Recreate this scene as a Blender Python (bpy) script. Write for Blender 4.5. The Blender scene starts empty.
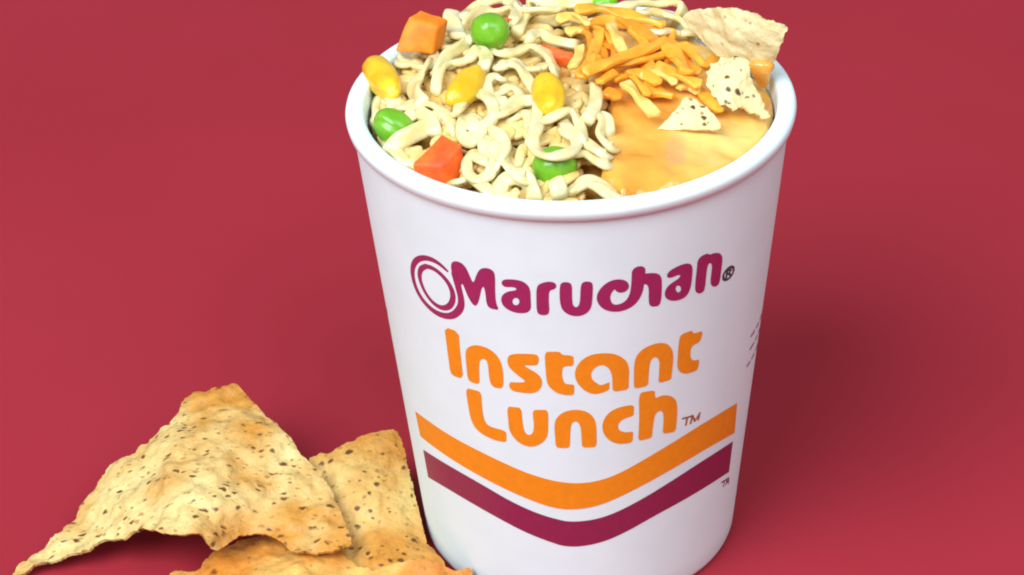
import bpy, bmesh, math, random
import numpy as np
from mathutils import Vector, noise, Matrix

random.seed(7)
rng = np.random.default_rng(11)
MM = 0.001
SC = bpy.context.scene
COL = SC.collection

# ------------------------------------------------------------------ camera
H = 109.3          # cup height, mm
RB = 35.44         # base radius
RS = 46.09         # wall radius just under the lip
LIPZ = 3.54        # lip height
RIN = 43.5         # inner radius at the rim
CAM_C = np.array([0.0, -487.948, 362.324])
CAM_R = np.array([0.9994742, 0.00898847, -0.03115338])
CAM_U = np.array([0.02182735, 0.52397696, 0.85145271])
CAM_W = np.array([-0.02397691, 0.85168501, -0.52350525])
FPX = 2600.0

cam_d = bpy.data.cameras.new('camera')
cam_d.sensor_width = 36.0
cam_d.lens = FPX / 1024.0 * 36.0
cam_d.clip_start = 0.01
cam_d.clip_end = 50.0
cam = bpy.data.objects.new('camera', cam_d)
COL.objects.link(cam)
m = Matrix.Identity(4)
for i in range(3):
    m[i][0] = CAM_R[i]; m[i][1] = CAM_U[i]; m[i][2] = -CAM_W[i]; m[i][3] = CAM_C[i] * MM
cam.matrix_world = m
SC.camera = cam


def ray(px, py):
    px = np.asarray(px, float); py = np.asarray(py, float)
    a = (px - 512.0) / FPX; b = (287.5 - py) / FPX
    return CAM_W + a[..., None] * CAM_R + b[..., None] * CAM_U


def at(px, py, z):
    """point where the sight line through a picture point meets the level z (mm)"""
    d = ray(px, py)
    t = (np.asarray(z, float) - CAM_C[2]) / d[..., 2]
    return CAM_C + t[..., None] * d


def heap(x, y):
    """top of the filling inside the cup"""
    r2 = np.minimum((x * x + y * y) / (43.0 ** 2), 1.2)
    s = np.clip((y + 5.0) / 45.0, 0, 1)
    return H - 2.8 + 6.0 * (1 - r2) + 3.5 * s * s


def on_heap(px, py, d=0.0):
    z = np.full(np.shape(px), H, float)
    for _ in range(25):
        p = at(px, py, z)
        z = 0.5 * z + 0.5 * (heap(p[..., 0], p[..., 1]) + d)
    return at(px, py, z)


def wall_r(z):
    return RB + (RS - RB) * np.asarray(z) / (H - LIPZ)


def to_label(px, py):
    """picture point -> (u, v) on the unrolled cup wall; u = angle * 40 mm, v = height"""
    d = ray(px, py)
    k = (RS - RB) / (H - LIPZ)
    # (Cx+t dx)^2+(Cy+t dy)^2 = (RB + k (Cz + t dz))^2
    A = d[..., 0] ** 2 + d[..., 1] ** 2 - (k * d[..., 2]) ** 2
    q = RB + k * CAM_C[2]
    B = 2 * (CAM_C[0] * d[..., 0] + CAM_C[1] * d[..., 1] - q * k * d[..., 2])
    Cc = CAM_C[0] ** 2 + CAM_C[1] ** 2 - q * q
    disc = np.maximum(B * B - 4 * A * Cc, 0)
    t = (-B - np.sqrt(disc)) / (2 * A)
    p = CAM_C + t[..., None] * d
    th = np.arctan2(p[..., 0], -p[..., 1])
    return np.stack([th * 40.0, p[..., 2]], -1)


# ------------------------------------------------------------------ object helpers
def tag(o, label=None, cat=None, group=None, kind=None):
    if label: o['label'] = label
    if cat: o['category'] = cat
    if group: o['group'] = group
    if kind: o['kind'] = kind
    return o


def empty(name, loc_mm):
    o = bpy.data.objects.new(name, None)
    o.empty_display_size = 0.01
    COL.objects.link(o)
    o.location = Vector(loc_mm) * MM
    return o


def mesh_obj(name, verts, faces, mat, parent=None, smooth=True, origin=None, attrs=None, sharp=None):
    """verts in world mm. A top-level mesh gets its origin at its base."""
    v = np.asarray(verts, float)
    if parent is not None:
        org = np.array(parent['org']) if 'org' in parent.keys() else np.array(parent.location) / MM
    elif origin is not None:
        org = np.array(origin, float)
    else:
        org = np.array([v[:, 0].mean(), v[:, 1].mean(), v[:, 2].min()])
    me = bpy.data.meshes.new(name)
    me.from_pydata(((v - org) * MM).tolist(), [], [tuple(int(i) for i in f) for f in faces])
    me.update()
    if smooth:
        me.polygons.foreach_set('use_smooth', [True] * len(me.polygons))
    if sharp is not None:
        me.set_sharp_from_angle(angle=math.radians(sharp))
    if attrs:
        for k, a in attrs.items():
            at_ = me.attributes.new(k, 'FLOAT', 'POINT')
            at_.data.foreach_set('value', np.asarray(a, np.float32))
    me.materials.append(mat)
    o = bpy.data.objects.new(name, me)
    COL.objects.link(o)
    if parent is not None:
        o.parent = parent
    else:
        o.location = Vector(org) * MM
    return o


# ------------------------------------------------------------------ materials
def new_mat(name):
    mt = bpy.data.materials.new(name)
    mt.use_nodes = True
    nt = mt.node_tree
    b = nt.nodes['Principled BSDF']
    return mt, nt, b


def N(nt, typ, **kw):
    n = nt.nodes.new(typ)
    for k, v in kw.items():
        if k in n.inputs.keys() if hasattr(n.inputs, 'keys') else False:
            n.inputs[k].default_value = v
        else:
            setattr(n, k, v)
    return n


def noise_node(nt, scale, detail=3.0, rough=0.55, vec=None):
    n = nt.nodes.new('ShaderNodeTexNoise')
    n.inputs['Scale'].default_value = scale
    n.inputs['Detail'].default_value = detail
    n.inputs['Roughness'].default_value = rough
    if vec is not None: nt.links.new(vec, n.inputs['Vector'])
    return n


def ramp(nt, fac, stops):
    r = nt.nodes.new('ShaderNodeValToRGB')
    e = r.color_ramp.elements
    while len(e) < len(stops): e.new(0.5)
    for i, (p, c) in enumerate(stops):
        e[i].position = p
        e[i].color = (*c, 1) if len(c) == 3 else c
    nt.links.new(fac, r.inputs['Fac'])
    return r


def bump(nt, b, height, strength, dist):
    n = nt.nodes.new('ShaderNodeBump')
    n.inputs['Strength'].default_value = strength
    n.inputs['Distance'].default_value = dist
    nt.links.new(height, n.inputs['Height'])
    nt.links.new(n.outputs['Normal'], b.inputs['Normal'])
    return n


def mix(nt, fac, a, b_, mode='MIX'):
    n = nt.nodes.new('ShaderNodeMix')
    n.data_type = 'RGBA'; n.blend_type = mode
    for sock, val in ((n.inputs['Factor'], fac), (n.inputs[6], a), (n.inputs[7], b_)):
        if hasattr(val, 'is_output') or hasattr(val, 'links'):
            nt.links.new(val, sock)
        elif isinstance(val, (int, float)):
            sock.default_value = val
        else:
            sock.default_value = (*val, 1)
    return n.outputs[2]


def math_n(nt, op, a, b_=None, clamp=False):
    n = nt.nodes.new('ShaderNodeMath'); n.operation = op; n.use_clamp = clamp
    for s, val in ((n.inputs[0], a), (n.inputs[1], b_)):
        if val is None: continue
        if hasattr(val, 'links'): nt.links.new(val, s)
        else: s.default_value = val
    return n.outputs[0]


def coords(nt):
    return nt.nodes.new('ShaderNodeTexCoord').outputs['Object']


def varied(name, c0, c1, scale, rough=0.5, spec=0.5, bscale=None, bdist=0.0002, bstr=0.4,
           sss=0.0, sssr=(1, .6, .3), coat=0.0, lo=0.35, hi=0.65, extra=None, sscale=0.0015):
    mt, nt, b = new_mat(name)
    co = coords(nt)
    n = noise_node(nt, scale, 3, .55, co)
    r = ramp(nt, n.outputs['Fac'], [(lo, c0), (hi, c1)])
    col = r.outputs['Color']
    if extra: col = extra(nt, co, col)
    nt.links.new(col, b.inputs['Base Color'])
    b.inputs['Roughness'].default_value = rough
    b.inputs['Specular IOR Level'].default_value = spec
    b.inputs['Coat Weight'].default_value = coat
    b.inputs['Coat Roughness'].default_value = 0.12
    if sss:
        b.inputs['Subsurface Weight'].default_value = sss
        b.inputs['Subsurface Radius'].default_value = sssr
        b.inputs['Subsurface Scale'].default_value = sscale
    if bscale:
        n2 = noise_node(nt, bscale, 4, .6, co)
        bump(nt, b, n2.outputs['Fac'], bstr, bdist)
    return mt


M = {}
M['table'] = varied('red_paper', (.325, .0185, .032), (.350, .021, .0365), 7, rough=.7, spec=.2,
                    bscale=1400, bdist=.0001, bstr=.4)
M['foam'] = varied('white_foam', (.745, .875, .895), (.78, .905, .925), 90, rough=.6, spec=.25,
                   bscale=620, bdist=.00012, bstr=.16)


def ink(name, c):
    return varied(name, tuple(x * .93 for x in c), c, 600, rough=.45, spec=.35, bscale=900, bdist=.00005, bstr=.2)


M['purple'] = ink('purple_ink', (.360, .022, .110))
M['purple_band'] = ink('plum_ink', (.285, .020, .075))
M['orange'] = ink('orange_ink', (.90, .275, .010))
M['black'] = ink('dark_ink', (.06, .045, .05))
M['brown_ink'] = ink('brown_ink', (.42, .12, .05))

M['noodle'] = varied('noodle', (.80, .65, .29), (.89, .80, .49), 150, rough=.22, spec=.5,
                     bscale=700, bdist=.0001, bstr=.2, sss=.3, sssr=(1, .8, .5), coat=.25, sscale=.0012)
M['noodle_deep'] = varied('soaked_noodle', (.79, .49, .12), (.88, .71, .32), 90, rough=.25, spec=.5, coat=.2)
M['broth'] = varied('broth', (.62, .27, .045), (.74, .38, .08), 150, rough=.12, spec=.5)
M['pea'] = varied('pea_skin', (.14, .40, .012), (.25, .54, .035), 170, rough=.25, spec=.5, sss=.2,
                  sssr=(.4, 1, .2), coat=.15, bscale=420, bdist=.0004, bstr=.4)
M['corn'] = varied('corn_skin', (.84, .42, .006), (.90, .62, .03), 130, rough=.32, spec=.5, sss=.25,
                   sssr=(1, .7, .2), coat=.15, bscale=380, bdist=.0004, bstr=.4)
M['carrot'] = varied('carrot', (.86, .20, .012), (.92, .29, .02), 260, rough=.55, spec=.3, sss=.2,
                     sssr=(1, .4, .1), bscale=900, bdist=.0002, bstr=.35)
M['carrot_red'] = varied('red_carrot', (.84, .09, .018), (.88, .17, .02), 260, rough=.5, spec=.35, sss=.2,
                         sssr=(1, .4, .1), bscale=900, bdist=.0002, bstr=.35)
M['cheddar'] = varied('cheddar', (.86, .33, .022), (.91, .46, .05), 170, rough=.34, spec=.45, sss=.5,
                      sssr=(1, .6, .2), bscale=700, bdist=.0002, bstr=.4)
M['cheddar_pale'] = varied('pale_cheddar', (.88, .53, .10), (.91, .68, .22), 170, rough=.34, spec=.45, sss=.5,
                           sssr=(1, .6, .2), bscale=700, bdist=.0002, bstr=.4)
M['cheddar_deep'] = varied('deep_cheddar', (.85, .24, .014), (.89, .34, .03), 170, rough=.34, spec=.45, sss=.5,
                           sssr=(1, .6, .2), bscale=700, bdist=.0002, bstr=.4)


def sauce_mat():
    mt, nt, b = new_mat('cheese_sauce')
    co = coords(nt)
    n = noise_node(nt, 48, 2.5, .5, co)
    r = ramp(nt, n.outputs['Fac'], [(.36, (.82, .33, .04)), (.52, (.86, .45, .085)), (.66, (.90, .62, .20))])
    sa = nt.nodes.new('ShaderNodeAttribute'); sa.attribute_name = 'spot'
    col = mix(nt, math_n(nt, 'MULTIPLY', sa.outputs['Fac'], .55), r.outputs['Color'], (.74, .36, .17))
    nt.links.new(col, b.inputs['Base Color'])
    b.inputs['Roughness'].default_value = .13
    b.inputs['Coat Weight'].default_value = .4
    b.inputs['Coat Roughness'].default_value = .08
    b.inputs['Subsurface Weight'].default_value = .5
    b.inputs['Subsurface Radius'].default_value = (1, .6, .2)
    b.inputs['Subsurface Scale'].default_value = .002
    n2 = noise_node(nt, 220, 2, .5, co)
    bump(nt, b, n2.outputs['Fac'], .5, .0009)
    return mt


M['sauce'] = sauce_mat()


def chip_mat(name, pale, gold, spot, spot_cell, spot_r, gate, toast=(.42, .14, .02), stretch=(1, 1, 1), rot=0.0,
             edge_amt=.4, goldpos=(.40, .62), mott=.6, fine=.5):
    mt, nt, b = new_mat(name)
    co = coords(nt)
    n = noise_node(nt, 42, 4, .6, co)
    r = ramp(nt, n.outputs['Fac'], [(goldpos[0], pale), (goldpos[1], gold)])
    col = r.outputs['Color']
    # fine mottling
    n3 = noise_node(nt, 330, 4, .65, co)
    r3 = ramp(nt, n3.outputs['Fac'], [(.34, (.70, .56, .38)), (.56, (1, 1, 1))])
    col = mix(nt, mott, col, r3.outputs['Color'], 'MULTIPLY')
    # char specks
    mp = nt.nodes.new('ShaderNodeMapping')
    mp.inputs['Scale'].default_value = stretch
    mp.inputs['Rotation'].default_value = (0, 0, rot)
    wob = noise_node(nt, 500, 2, .5, co)
    wv = mix(nt, .0018, co, wob.outputs['Color'], 'ADD')
    nt.links.new(wv, mp.inputs['Vector'])
    vo = nt.nodes.new('ShaderNodeTexVoronoi')
    vo.inputs['Scale'].default_value = 1000.0 / spot_cell
    vo.inputs['Randomness'].default_value = .75
    nt.links.new(mp.outputs['Vector'], vo.inputs['Vector'])
    sep = nt.nodes.new('ShaderNodeSeparateColor')
    nt.links.new(vo.outputs['Color'], sep.inputs['Color'])
    rad = math_n(nt, 'MULTIPLY_ADD', sep.outputs['Red'], spot_r * .65)
    rad.node.inputs[2].default_value = spot_r * .35
    near = math_n(nt, 'SUBTRACT', rad, vo.outputs['Distance'])
    fac = math_n(nt, 'MULTIPLY', near, 6.0, True)
    on = math_n(nt, 'GREATER_THAN', sep.outputs['Green'], gate)
    fac = math_n(nt, 'MULTIPLY', fac, on)
    fac = math_n(nt, 'MULTIPLY', fac, .97)
    col = mix(nt, fac, col, spot)
    v2_ = nt.nodes.new('ShaderNodeTexVoronoi')
    v2_.inputs['Scale'].default_value = 620
    nt.links.new(mp.outputs['Vector'], v2_.inputs['Vector'])
    s2_ = nt.nodes.new('ShaderNodeSeparateColor')
    nt.links.new(v2_.outputs['Color'], s2_.inputs['Color'])
    f2 = math_n(nt, 'MULTIPLY', math_n(nt, 'SUBTRACT', math_n(nt, 'MULTIPLY', s2_.outputs['Red'], .42), v2_.outputs['Distance']), 8.0, True)
    f2 = math_n(nt, 'MULTIPLY', math_n(nt, 'MULTIPLY', f2, math_n(nt, 'GREATER_THAN', s2_.outputs['Green'], fine)), .75)
    col = mix(nt, f2, col, (.40, .17, .03))
    # toasted rim of the chip
    ae = nt.nodes.new('ShaderNodeAttribute'); ae.attribute_name = 'edge'
    n4 = noise_node(nt, 160, 3, .6, co)
    e = math_n(nt, 'MULTIPLY', ae.outputs['Fac'], ramp(nt, n4.outputs['Fac'], [(.45, (0, 0, 0)), (.65, (1, 1, 1))]).outputs['Color'])
    e = math_n(nt, 'MULTIPLY', e, edge_amt, True)
    col = mix(nt, e, col, toast)
    nt.links.new(col, b.inputs['Base Color'])
    b.inputs['Roughness'].default_value = .48
    b.inputs['Specular IOR Level'].default_value = .4
    # fried blisters over a fine crumb
    wv2 = mix(nt, .004, co, noise_node(nt, 180, 2, .5, co).outputs['Color'], 'ADD')
    bl = nt.nodes.new('ShaderNodeTexVoronoi'); bl.feature = 'SMOOTH_F1'
    bl.inputs['Scale'].default_value = 260; bl.inputs['Smoothness'].default_value = .5
    nt.links.new(wv2, bl.inputs['Vector'])
    n5 = noise_node(nt, 520, 5, .62, co)
    hh = math_n(nt, 'SUBTRACT', math_n(nt, 'MULTIPLY', n5.outputs['Fac'], .7), math_n(nt, 'MULTIPLY', bl.outputs['Distance'], .8))
    bump(nt, b, hh, .85, .0009)
    b.inputs['Subsurface Weight'].default_value = .15
    b.inputs['Subsurface Radius'].default_value = (1, .6, .25)
    b.inputs['Subsurface Scale'].default_value = .001
    return mt


M['chip'] = chip_mat('tortilla_chip', (.80, .63, .27), (.64, .29, .045), (.13, .048, .007), 2.2, .44, .42, stretch=(.75, 1.35, 1), rot=.3)
M['chip_gold'] = chip_mat('golden_chip', (.78, .55, .19), (.62, .27, .04), (.12, .045, .007), 2.1, .46, .36, stretch=(.9, 1.2, 1), rot=-.5)
M['chip_toast'] = chip_mat('toasted_chip', (.78, .48, .13), (.66, .24, .03), (.20, .06, .008), 4.2, .32, .45, goldpos=(.40, .58))
M['chip_pale'] = chip_mat('pale_chip', (.89, .82, .50), (.86, .74, .38), (.10, .05, .012), 4.2, .22, .86, edge_amt=.3, toast=(.70, .36, .06), mott=.2, fine=.85)
M['chip_seed'] = chip_mat('speckled_chip', (.87, .76, .42), (.83, .67, .30), (.08, .035, .008), 2.1, .40, .25, edge_amt=.2, toast=(.66, .36, .08), mott=.25, fine=.7)


# ------------------------------------------------------------------ 2-D outlines to meshes
def chaikin(p, n=2, closed=True):
    p = np.asarray(p, float)
    for _ in range(n):
        q = np.roll(p, -1, 0)
        a = .75 * p + .25 * q; b = .25 * p + .75 * q
        p = np.stack([a, b], 1).reshape(-1, 2)
    return p


def sd_poly(X, Y, P):
    P = np.asarray(P, float)
    d = np.full(X.shape, 1e9); ins = np.zeros(X.shape, bool)
    n = len(P)
    for i in range(n):
        a = P[i]; b = P[(i + 1) % n]; e = b - a
        L = max(e @ e, 1e-12)
        t = np.clip(((X - a[0]) * e[0] + (Y - a[1]) * e[1]) / L, 0, 1)
        d = np.minimum(d, (X - a[0] - t * e[0]) ** 2 + (Y - a[1] - t * e[1]) ** 2)
        if abs(e[1]) > 1e-12:
            c = ((a[1] > Y) != (b[1] > Y)) & (X < e[0] * (Y - a[1]) / e[1] + a[0])
            ins ^= c
    d = np.sqrt(d)
    return np.where(ins, -d, d)


def sd_stroke(X, Y, P, R):
    P = np.asarray(P, float); R = np.broadcast_to(np.asarray(R, float), (len(P),))
    d = np.full(X.shape, 1e9)
    for i in range(len(P) - 1):
        a = P[i]; e = P[i + 1] - a; L = max(e @ e, 1e-12)
        t = np.clip(((X - a[0]) * e[0] + (Y - a[1]) * e[1]) / L, 0, 1)
        d = np.minimum(d, np.hypot(X - a[0] - t * e[0], Y - a[1] - t * e[1]) - (R[i] + t * (R[i + 1] - R[i])))
    return d


def marching(F, xs, ys):
    """mesh of the region F < 0; returns 2-D vertices and faces"""
    V = []; idx = {}; faces = []
    ins = F < 0
    any_ = ins[:-1, :-1] | ins[1:, :-1] | ins[:-1, 1:] | ins[1:, 1:]

    def corner(i, j):
        k = (i, j)
        if k not in idx:
            idx[k] = len(V); V.append((xs[j], ys[i]))
        return idx[k]

    def cross(i0, j0, i1, j1):
        k = (i0, j0, i1, j1) if (i0, j0) < (i1, j1) else (i1, j1, i0, j0)
        if k not in idx:
            a, b, c, d = k
            t = F[a, b] / (F[a, b] - F[c, d]); t = min(max(t, .03), .97)
            idx[k] = len(V); V.append((xs[b] + t * (xs[d] - xs[b]), ys[a] + t * (ys[c] - ys[a])))
        return idx[k]
    for i, j in zip(*np.nonzero(any_)):
        cs = ((i, j), (i, j + 1), (i + 1, j + 1), (i + 1, j))
        f = []
        for k in range(4):
            a = cs[k]; b = cs[(k + 1) % 4]
            if ins[a]: f.append(corner(*a))
            if ins[a] != ins[b]: f.append(cross(*a, *b))
        if len(f) >= 3: faces.append(f)
    return np.array(V), faces


# ------------------------------------------------------------------ table
S = 3000.0
g = np.linspace(-S, S, 13)
vv = [(x, y, 0) for y in g for x in g]
ff = [(i * 13 + j, i * 13 + j + 1, (i + 1) * 13 + j + 1, (i + 1) * 13 + j) for i in range(12) for j in range(12)]
tb = mesh_obj('tabletop', vv, ff, M['table'], origin=(0, 0, 0))
tag(tb, 'plain deep red paper surface under the cup and chips', 'tabletop', kind='structure')

# ------------------------------------------------------------------ the cup
cup = empty('foam_cup', (0, 0, 0))
tag(cup, 'white foam noodle cup with purple and orange lettering, filled to the brim', 'cup')


def lathe(name, prof, mat, parent, n=288, closed=False):
    verts = []; faces = []
    k = len(prof)
    for i in range(n):
        a = 2 * math.pi * i / n
        for r, z in prof: verts.append((r * math.sin(a), -r * math.cos(a), z))
    for i in range(n):
        i2 = (i + 1) % n
        for j in range(k - 1 if not closed else k):
            j2 = (j + 1) % k
            faces.append((i * k + j, i2 * k + j, i2 * k + j2, i * k + j2))
    return mesh_obj(name, verts, faces, mat, parent, sharp=50)


prof = [(0.01, 0.6), (RB - 6, 0.6), (RB - 4.5, 0.0), (RB - 1.6, 0.0), (RB - .7, .25), (RB - .15, .9)]
zt = H - LIPZ
prof += [(float(wall_r(z)), z) for z in np.linspace(2.0, zt + .3, 24)]
body_in = [(RIN - .4, zt + .3), (RIN - 1.0, H - 12), (RB - 2 + 6.5, 60), (RB - 2.4, 4), (0.01, 4)]
lathe('body', prof + body_in, M['foam'], cup)
lip = [(RS - 1.2, zt - .1), (RS + .45, zt + .05), (RS + 1.05, zt + .55), (47.42, H - 1.9), (47.5, H - 1.3), (47.3, H - .6), (46.75, H - .12),
       (46.0, H + .02), (44.9, H + .02), (44.1, H - .08), (RIN + .12, H - .45), (RIN - .08, H - 1.3), (RIN - .38, H - 3.5), (RIN - .15, zt - .1)]
lathe('rim', lip, M['foam'], cup, closed=True)


def wall_pts(uv, off):
    th = uv[:, 0] / 40.0
    r = wall_r(uv[:, 1]) + off
    return np.stack([r * np.sin(th), -r * np.cos(th), uv[:, 1]], -1)


def crop(x0, y0, s):
    return lambda *pts: [(x0 + a / s, y0 + b / s) for a, b in pts]


def label_uv(pts):
    p = np.asarray(pts, float)
    return to_label(p[:, 0], p[:, 1])


def decal(name, shapes, mat, off=.07, step=.16, label=None):
    """shapes: list of functions F(X, Y) combined by their bounding boxes -> one printed mesh"""
    V = []; Fc = []
    for fun, box in shapes:
        x0, y0, x1, y1 = box
        xs = np.arange(x0 - .5, x1 + .5 + step, step); ys = np.arange(y0 - .5, y1 + .5 + step, step)
        X, Y = np.meshgrid(xs, ys)
        v, f = marching(fun(X, Y), xs, ys)
        if len(v) == 0: continue
        b = len(V)
        V += wall_pts(v, off).tolist(); Fc += [[q + b for q in w] for w in f]
    o = mesh_obj(name, V, Fc, mat, cup)
    if label: o['label'] = label
    return o


def bb(*arrs):
    a = np.concatenate(arrs)
    return (a[:, 0].min() - 2, a[:, 1].min() - 2, a[:, 0].max() + 2, a[:, 1].max() + 2)


def glyph(outline, holes=(), n=2, grow=0.0):
    P = label_uv(chaikin(outline, n)) if n else label_uv(outline)
    Hs = []
    for h in holes:
        (cx, cy), rx, ry = h
        t = np.linspace(0, 2 * math.pi, 24, endpoint=False)
        Hs.append(label_uv(np.stack([cx + rx * np.cos(t), cy + ry * np.sin(t)], -1)))

    def F(X, Y):
        d = sd_poly(X, Y, P) - grow
        for h in Hs: d = np.maximum(d, -sd_poly(X, Y, h))
        return d
    return F, bb(P)


def stroke(pts, r, smooth=2):
    p = np.asarray(pts, float); rr = np.broadcast_to(np.asarray(r, float), (len(p),)).copy()
    for _ in range(smooth):
        a = .75 * p[:-1] + .25 * p[1:]; b = .25 * p[:-1] + .75 * p[1:]
        ra = .75 * rr[:-1] + .25 * rr[1:]; rb = .25 * rr[:-1] + .75 * rr[1:]
        q = np.stack([a, b], 1).reshape(-1, 2); rq = np.stack([ra, rb], 1).reshape(-1)
        p = np.concatenate([p[:1], q, p[-1:]]); rr = np.concatenate([rr[:1], rq, rr[-1:]])
    P = label_uv(p)
    return (lambda X, Y: sd_stroke(X, Y, P, rr)), bb(P)


def union(*sh):
    box = (min(s[1][0] for s in sh), min(s[1][1] for s in sh), max(s[1][2] for s in sh), max(s[1][3] for s in sh))

    def F(X, Y):
        d = sh[0][0](X, Y)
        for s in sh[1:]: d = np.minimum(d, s[0](X, Y))
        return d
    return F, box


A = crop(400, 240, 6.39); Bq = crop(490, 240, 6.39); Cq = crop(560, 240, 6.39); D = crop(650, 230, 6.39)
E_ = crop(430, 320, 7.19); F_ = crop(500, 340, 7.19); G_ = crop(600, 320, 7.19)
Hc = crop(460, 375, 7.19); J_ = crop(540, 375, 7.19); K_ = crop(620, 380, 4.79)
Lc = crop(400, 400, 3.594); Mc = crop(560, 400, 3.595)

# --- brand word: the M shares its first leg with the emblem's swirl
mm = 1 / 6.39 / 4.62
Mlet = glyph(A((325, 155), (340, 133), (385, 138), (420, 170), (445, 225), (470, 282), (490, 215), (515, 180), (560, 176), (600, 196), (609, 240), (608, 330), (614, 405),
               (634, 446), (600, 442), (568, 432), (552, 400), (547, 340), (535, 292), (521, 310), (509, 370), (497, 410), (478, 422), (455, 397), (430, 350), (410, 300),
               (398, 272), (388, 300), (368, 300), (345, 240), (330, 205)))
swirl = stroke(A((302, 197), (255, 152), (200, 120), (140, 110), (95, 135), (77, 190), (90, 275), (125, 355), (175, 420), (235, 468), (300, 489), (350, 478), (388, 435), (394, 385), (376, 310), (352, 220)),
               np.array([6, 10, 13, 13, 14, 13, 13, 14, 15, 17, 18, 19, 20, 18, 19, 22]) * mm * np.linspace(1.5, 1.12, 16))
ring = stroke(A((168, 166), (215, 180), (268, 222), (314, 278), (340, 340), (337, 395), (308, 432), (262, 434), (213, 403), (170, 350), (140, 290), (123, 230), (132, 182), (168, 166)),
              np.array([11, 11, 11, 11, 12, 13, 13, 12, 11, 10, 10, 11, 12, 11]) * mm * 1.5)
decal('emblem', [union(swirl, ring)], M['purple'], off=.055, label='purple swirl emblem of two tilted rings left of the brand word')
a1 = glyph(Bq((74, 266), (88, 251), (140, 249), (200, 258), (240, 283), (259, 320), (261, 400), (263, 438), (240, 464), (190, 468), (140, 457), (95, 432), (71, 395), (74, 355), (108, 328), (160, 321), (174, 312), (150, 299), (100, 301), (76, 286)),
           [(Bq((166, 392))[0], 22 / 6.39, 23 / 6.39)])
r1 = glyph(Bq((297, 300), (318, 277), (370, 263), (410, 268), (427, 290), (416, 312), (386, 319), (376, 336), (376, 400), (381, 460), (362, 480), (318, 478), (299, 460), (296, 380)))
u1 = glyph(Cq((-2, 285), (18, 267), (62, 269), (77, 290), (77, 370), (82, 418), (102, 430), (120, 420), (129, 380), (131, 290), (148, 264), (197, 264), (211, 285), (207, 370), (201, 430), (170, 471), (110, 489), (50, 476), (10, 441), (-3, 380)))
ch = union(stroke(Cq((396, 302), (390, 284), (345, 281), (300, 310), (273, 362), (290, 412), (335, 437), (395, 431), (452, 400), (486, 345), (497, 280), (502, 200)),
                  np.array([38, 38, 35, 35, 38, 34, 28, 30, 33, 36, 37, 38]) * mm * np.array([1, 1, 1, 1, 1, .95, .9, .95, 1, 1, 1, 1])),
           glyph([(640, 274), (655, 272.3), (660.5, 275), (662, 281), (661.3, 300), (659, 305.5), (654, 306.7), (649.5, 305.7), (648.5, 300), (648.8, 287), (646, 283.5), (640, 284.5), (636, 280)]))
a2 = glyph(D((105, 290), (120, 262), (170, 233), (220, 213), (257, 213), (272, 235), (269, 300), (259, 370), (235, 422), (190, 447), (140, 454), (100, 437), (91, 405), (105, 365), (140, 335), (180, 311), (196, 290), (182, 284), (140, 303), (115, 306)),
           [(D((180, 375))[0], 17 / 6.39, 22 / 6.39)])
n1 = glyph(D((303, 190), (330, 163), (365, 148), (382, 157), (400, 148), (437, 143), (460, 160), (462, 200), (453, 270), (444, 337), (425, 360), (400, 362), (384, 340), (390, 280), (397, 225), (385, 207), (368, 220), (358, 290), (352, 362), (340, 397), (310, 407), (286, 390), (289, 330), (298, 250)))
decal('brand_lettering', [Mlet, a1, r1, u1, ch, a2, n1], M['purple'], label='purple rounded brand word across the upper cup wall')

# registered mark
cR = label_uv(D((501, 276)))[0]


def lab_stroke(pts, r):
    P = np.asarray(pts, float)
    return (lambda X, Y: sd_stroke(X, Y, P, r)), bb(P)


t = np.linspace(0, 2 * math.pi, 28)
circ = lab_stroke(np.stack([cR[0] + 1.5 * np.cos(t), cR[1] + 1.45 * np.sin(t)], -1), .3)
Rl = union(lab_stroke([(cR[0] - .55, cR[1] - .8), (cR[0] - .55, cR[1] + .8), (cR[0] + .25, cR[1] + .8), (cR[0] + .6, cR[1] + .4), (cR[0] + .25, cR[1]), (cR[0] - .5, cR[1])], .27),
           lab_stroke([(cR[0], cR[1]), (cR[0] + .65, cR[1] - .8)], .27))
decal('registered_mark', [union(circ, Rl)], M['black'], step=.09)

# --- product name
I1 = glyph(E_((103, 46), (207, 85), (213, 180), (226, 300), (241, 422), (170, 402), (147, 375), (134, 280), (119, 160)), n=1)
n2 = glyph(E_((254, 230), (268, 200), (310, 178), (370, 183), (430, 208), (482, 250), (514, 310), (527, 380), (530, 492), (470, 487), (438, 465), (424, 400), (417, 310), (400, 280), (370, 277), (354, 300), (354, 380), (359, 460), (310, 452), (273, 430), (263, 340)))
s1 = glyph(F_((53, 130), (72, 103), (130, 96), (200, 98), (280, 103), (277, 177), (230, 183), (165, 178), (200, 200), (260, 233), (300, 272), (304, 320), (282, 362), (240, 382), (170, 380), (73, 362), (63, 298), (130, 305), (194, 300), (140, 262), (80, 212), (56, 175)))
t1 = glyph(F_((320, 83), (380, 82), (432, 83), (445, 105), (490, 108), (528, 114), (529, 150), (527, 187), (470, 185), (448, 200), (445, 260), (462, 312), (500, 318), (534, 318), (533, 360), (531, 397), (460, 394), (400, 377), (348, 330), (333, 280), (326, 180)))
a3 = glyph(G_((206, 440), (205, 497), (150, 507), (90, 514), (89, 450), (87, 400), (70, 350), (35, 325), (0, 322)) + F_((688, 193), (660, 222), (652, 252), (665, 288), (698, 310)) + G_((0, 468), (35, 460), (69, 442), (67, 470), (66, 502), (0, 527))
           + F_((660, 388), (600, 358), (553, 305), (536, 250), (546, 195), (590, 138), (650, 106)) + G_((0, 237), (90, 238), (150, 260), (196, 300), (210, 360)))
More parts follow.
